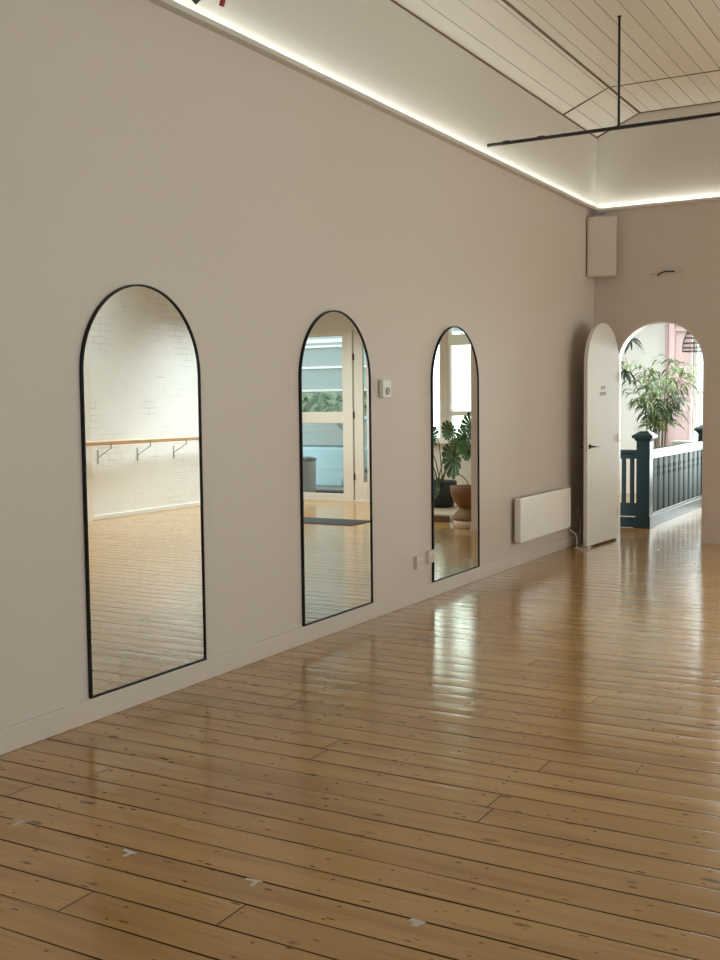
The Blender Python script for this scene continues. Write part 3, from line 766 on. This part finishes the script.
for i, (c, sz_, ax) in enumerate(leaves):
    ax = Vector(ax).normalized(); c = W_(*c); b0 = c-ax*sz_*.45; tip = c+ax*sz_*.5
    nrm = vw + Vector((random.uniform(-.25, .25), random.uniform(-.2, .2), random.uniform(-.1, .4)))
    lf = bm_new(); monstera_leaf(lf, b0, tip, -nrm, sz_)
    obj('leaf', lf, 'monstera', mo)
    r_ = Vector((.04*math.cos(i*1.9), .04*math.sin(i*1.9), .33)); mid = r_.lerp(b0, .55)+Vector((0, 0, .14))
    tube(st_, bez([r_, mid, b0], 8), .0075, 7)
obj('stems', st_, 'stem', mo)
# low step under the monstera and the stacked planter
tag(boxes('low_platform', [((2.08, 12.52, .0), (3.3, 13.95, .075))], 'palewood', bevel=.008), 'low pale platform carrying the charcoal pot of the monstera', 'platform')
tag(boxes('wood_block', [((2.10, 12.34, 0), (2.42, 12.50, .078))], 'brown', bevel=.005), 'dark brown wooden block on floor in front of the low platform', 'block')
pl_ = thing('planter', 'terracotta bowl planter of white pebbles on the honey wood pedestal', 'planter', (1.675, 11.98, .235))
bm = bm_new(); lathe(bm, [(.11, 0), (.13, .01), (.19, .09), (.226, .19), (.226, .26), (.205, .26), (.195, .20)]); obj('bowl', bm, 'terracotta', pl_)
bm = bm_new()
for i in range(46):
    a = random.uniform(0, 2*PI); r = .17*math.sqrt(random.random()); bmesh.ops.create_icosphere(bm, subdivisions=1, radius=random.uniform(.014, .026), matrix=Matrix.Translation((r*math.cos(a), r*math.sin(a), .215)))
lathe(bm, [(.196, .195), (.19, .212)]); pb_ = obj('pebbles', bm, 'white', pl_); pb_['kind'] = 'stuff'
bm = bm_new(); tube(bm, bez([(0, 0, .21), (.03, .0, .32), (.16, .02, .40), (.30, .04, .36)], 6), .007, 7); tube(bm, bez([(-.02, .03, .21), (-.05, .03, .45), (-.02, .04, .62)], 6), .006, 7)
obj('stems', bm, 'stem', pl_)
lf = bm_new(); monstera_leaf(lf, (-.02, .04, .60), (.12, .04, .80), (-.43, .9, 0), .24); obj('leaf', lf, 'monstera', pl_)
pd = thing('pedestal', 'honey wood pedestal with cream foot under the terracotta bowl', 'pedestal', (1.675, 11.98, 0))
bm = bm_new(); lathe(bm, [(.12, .085), (.19, .09), (.20, .12), (.175, .17), (.12, .225), (.12, .235)]); obj('body', bm, 'rattan', pd)
bm = bm_new(); lathe(bm, [(.15, 0), (.165, .01), (.19, .075), (.185, .086)]); obj('foot', bm, 'cream', pd)

# pendant lamp through the arch
pn = thing('pendant_lamp', 'dark wicker dome pendant lamp at the right of the arch opening', 'lamp', (.32, 15.0, 2.14))
bm = bm_new()
prof = [(.015, .34), (.06, .325), (.11, .27), (.15, .18), (.17, .09), (.175, 0)]
for j in range(20):
    a = 2*PI*j/20; tube(bm, bez([(r*math.cos(a), r*math.sin(a), z) for r, z in prof], 3), .003, 5)
for r, z in ((.175, 0), (.173, .05), (.165, .11), (.15, .18), (.125, .24), (.09, .295), (.045, .33)):
    tube(bm, [(r*math.cos(2*PI*i/28), r*math.sin(2*PI*i/28), z) for i in range(29)], .0065, 6)
obj('shade', bm, 'wicker', pn)
bm = bm_new(); tube(bm, [(0, 0, .33), (0, 0, FH-2.14)], .004, 6); obj('cord', bm, 'blackmetal', pn)
bm = bm_new(); lathe(bm, [(.02, .33), (.02, .24), (.035, .20), (.038, .17), (.02, .14), (.004, .135)], seg=16); obj('bulb', bm, 'white', pn)

# white armchair-like sideboard beyond the stairwell
wc = thing('side_cabinet', 'low white cabinet beyond the balustrade, below the pink panelling', 'cabinet', (-.44, 16.9, 0))
boxes('body', [((0, 0, .05), (.48, .36, .84))], 'white', wc, .01)
boxes('door', [((.01, -.015, .08), (.235, 0, .82))], 'white', wc, .004); boxes('door', [((.245, -.015, .08), (.47, 0, .82))], 'white', wc, .004)
for x in (.21, .27): boxes('knob', [((x-.01, -.035, .60), (x+.01, -.015, .62))], 'blackmetal', wc, .004)
boxes('top', [((-.02, -.03, .84), (.50, .38, .87))], 'white', wc, .006)
for x in (.03, .41):
    for y in (.02, .30): boxes('foot', [((x, y, 0), (x+.04, y+.04, .05))], 'brown', wc)

# ------------------------------------------------------------------ street outside the glazed door
struct(boxes('footpath', [((1.9, YF+.12, -.22), (14, 16.0, -.10))], 'kerb'), 'pale footpath outside the street door')
struct(boxes('road', [((1.9, 16.0, -.30), (20, 24, -.16))], 'asphalt'), 'grey road beyond the footpath')
cr = thing('parked_car', 'pale blue parked car seen through the glazed street door', 'car', (6.9, 17.1, -.16))
body = [(-2.1, .20), (-2.12, .55), (-2.0, .78), (-1.35, .90), (1.45, .90), (2.0, .86), (2.1, .60), (2.08, .20)]
def arcw(cx): return [(cx-.36*math.cos(PI*i/10)*-1, .20+.34*math.sin(PI*i/10)) for i in range(11)]
pts = body + [(x, z) for x, z in arcw(1.35)][::1] + [(x, z) for x, z in arcw(-1.3)]
bm = bm_new(); prism(bm, pts, 1, -.82, .82); obj('body', bm, 'car', cr, bevel=.05, seg=3)
bm = bm_new(); prism(bm, [(-1.25, .88), (-.75, 1.36), (1.0, 1.40), (1.60, .88)], 1, -.70, .70); obj('cabin_glass', bm, 'carglass', cr, bevel=.05)
bm = bm_new(); prism(bm, [(-.78, 1.36), (-.65, 1.42), (.9, 1.46), (1.05, 1.39)], 1, -.68, .68); box(bm, (.05, -.72, .88), (.12, -.70, 1.38)); obj('roof', bm, 'car', cr, bevel=.02)
boxes('sill_crease', [((-1.9, -.832, .52), (1.95, -.82, .535))], 'car', cr)
for x in (-1.3, 1.35):
    for y in (-.72, .72):
        bm = bm_new(); tube(bm, [(x, y-.09, .31), (x, y+.09, .31)], .31, 28); w_ = obj('wheel', bm, 'rubber', cr)
        bm = bm_new(); tube(bm, [(x, y-.10, .31), (x, y+.10, .31)], .19, 20); obj('hubcap', bm, 'silver', w_)
bn = thing('street_bin', 'grey bin standing on the footpath outside the shopfront glass', 'bin', (6.15, 15.35, -.10))
bm = bm_new(); lathe(bm, [(.14, 0), (.17, .01), (.19, .62), (.185, .66)]); obj('body', bm, 'plasticdark', bn)
bm = bm_new(); lathe(bm, [(.20, .66), (.20, .69), (.10, .72)]); obj('lid', bm, 'grey', bn)
bm = bm_new()
bmesh.ops.create_grid(bm, x_segments=150, y_segments=30, size=1)
for v in bm.verts: v.co = Vector((8.6+v.co.x*5.5, 21.0, .75+v.co.y*.95))
g = bmesh.ops.extrude_face_region(bm, geom=bm.faces[:])
for vv in g['geom']:
    if isinstance(vv, bmesh.types.BMVert): vv.co.y += 1.0
for v in bm.verts: v.co += Vector((random.uniform(-.06, .06), random.uniform(-.10, .10), random.uniform(-.07, .07)))
bmesh.ops.recalc_face_normals(bm, faces=bm.faces[:])
tag(obj('hedge', bm, 'hedge'), 'clipped green hedge across the road', 'hedge')
fc = thing('street_building', 'grey green building with white horizontal bands across the road', 'building', (3.5, 22.6, -.16))
boxes('wall', [((0, 0, 0), (13, .4, 7.5))], 'facade', fc)
for z in (1.55, 1.95, 2.5, 3.0, 3.5, 4.1, 5.0):
    boxes('horizontal_band', [((0, -.14, z), (13, 0, z+.05))], 'white', fc)
for x in (2.5, 6.0, 9.5):
    f_ = boxes('window', [((x, -.05, 1.8), (x+1.7, 0, 3.2))], 'white', fc); boxes('pane', [((x+.08, -.06, 1.88), (x+1.62, -.05, 3.12))], 'carglass', f_)

# ------------------------------------------------------------------ light
w = bpy.data.worlds.new('sky'); S.world = w; w.use_nodes = True
bg = w.node_tree.nodes['Background']; bg.inputs[0].default_value = (.90, .97, 1.0, 1); bg.inputs[1].default_value = 2.6
def area(name, loc, rot, sx, sy, power, col=(1, 1, 1), spread=PI):
    l = bpy.data.lights.new(name, 'AREA'); l.shape = 'RECTANGLE'; l.size = sx; l.size_y = sy; l.energy = power; l.color = col; l.spread = spread
    o = bpy.data.objects.new(name, l); COL.objects.link(o); o.location = loc; o.rotation_euler = rot; return o
for i, (a, b_, c, d_) in enumerate(wins):
    area('window_daylight', (RW+.30, (a+b_)/2, (c+d_)/2), (0, math.radians(90), 0), d_-c, b_-a, (22, 28, 40, 52)[i], (.99, .98, .97))  # daylight lamps at the guessed right-wall windows
area('window_daylight', (3.25, YB-.35, 2.05), (math.radians(90), 0, 0), 3.5, 2.3, 62, (1, .98, .96))  # lamp at the added back window, lifts the end wall
# daylight at the foyer and landing windows (outside the panes)
area('window_daylight', (3.19, YF+.30, 1.75), (math.radians(-90), 0, 0), 1.75, 1.55, 34, (.93, 1, .88))
area('window_daylight', (.66, YL+.30, 1.55), (math.radians(-90), 0, 0), 1.5, 2.5, 330, (.93, .97, 1))
for q, z_, p_ in ((SK, Zc+.25, 260), (SK2, FH+.25, 190), (SK3, FH+.25, 230)):
    area('added_skylight_fill', ((q[0]+q[1])/2, (q[2]+q[3])/2, z_), (0, 0, 0), q[1]-q[0], q[3]-q[2], p_, (.97, .99, 1))  # fill lamps above the added skylights

# ------------------------------------------------------------------ camera
yaw, pit, rol = 0.5170080475, -0.0702624620, -0.0113045662
F = Vector((-math.sin(yaw)*math.cos(pit), math.cos(yaw)*math.cos(pit), math.sin(pit)))
r = F.cross(Vector((0, 0, 1))).normalized(); u = r.cross(F)
r2 = r*math.cos(rol)+u*math.sin(rol); u2 = r2.cross(F)
cam = bpy.data.cameras.new('camera'); co = bpy.data.objects.new('camera', cam); COL.objects.link(co)
cam.sensor_fit = 'VERTICAL'; cam.sensor_height = 24; cam.lens = 24*1092.126/960; cam.clip_start = .05
co.matrix_world = Matrix(((r2.x, u2.x, -F.x, CAMX), (r2.y, u2.y, -F.y, 0), (r2.z, u2.z, -F.z, 1.5), (0, 0, 0, 1)))
S.camera = co
S.view_settings.view_transform = 'Standard'; S.view_settings.look = 'None'; S.view_settings.gamma = 1; S.view_settings.use_curve_mapping = False
S.view_settings.exposure = .08
S.cycles.use_denoising = True
S.cycles.max_bounces = 12; S.cycles.diffuse_bounces = 6; S.cycles.glossy_bounces = 6; S.cycles.transparent_max_bounces = 12
S.cycles.sample_clamp_indirect = 6; S.cycles.caustics_reflective = False; S.cycles.caustics_refractive = False
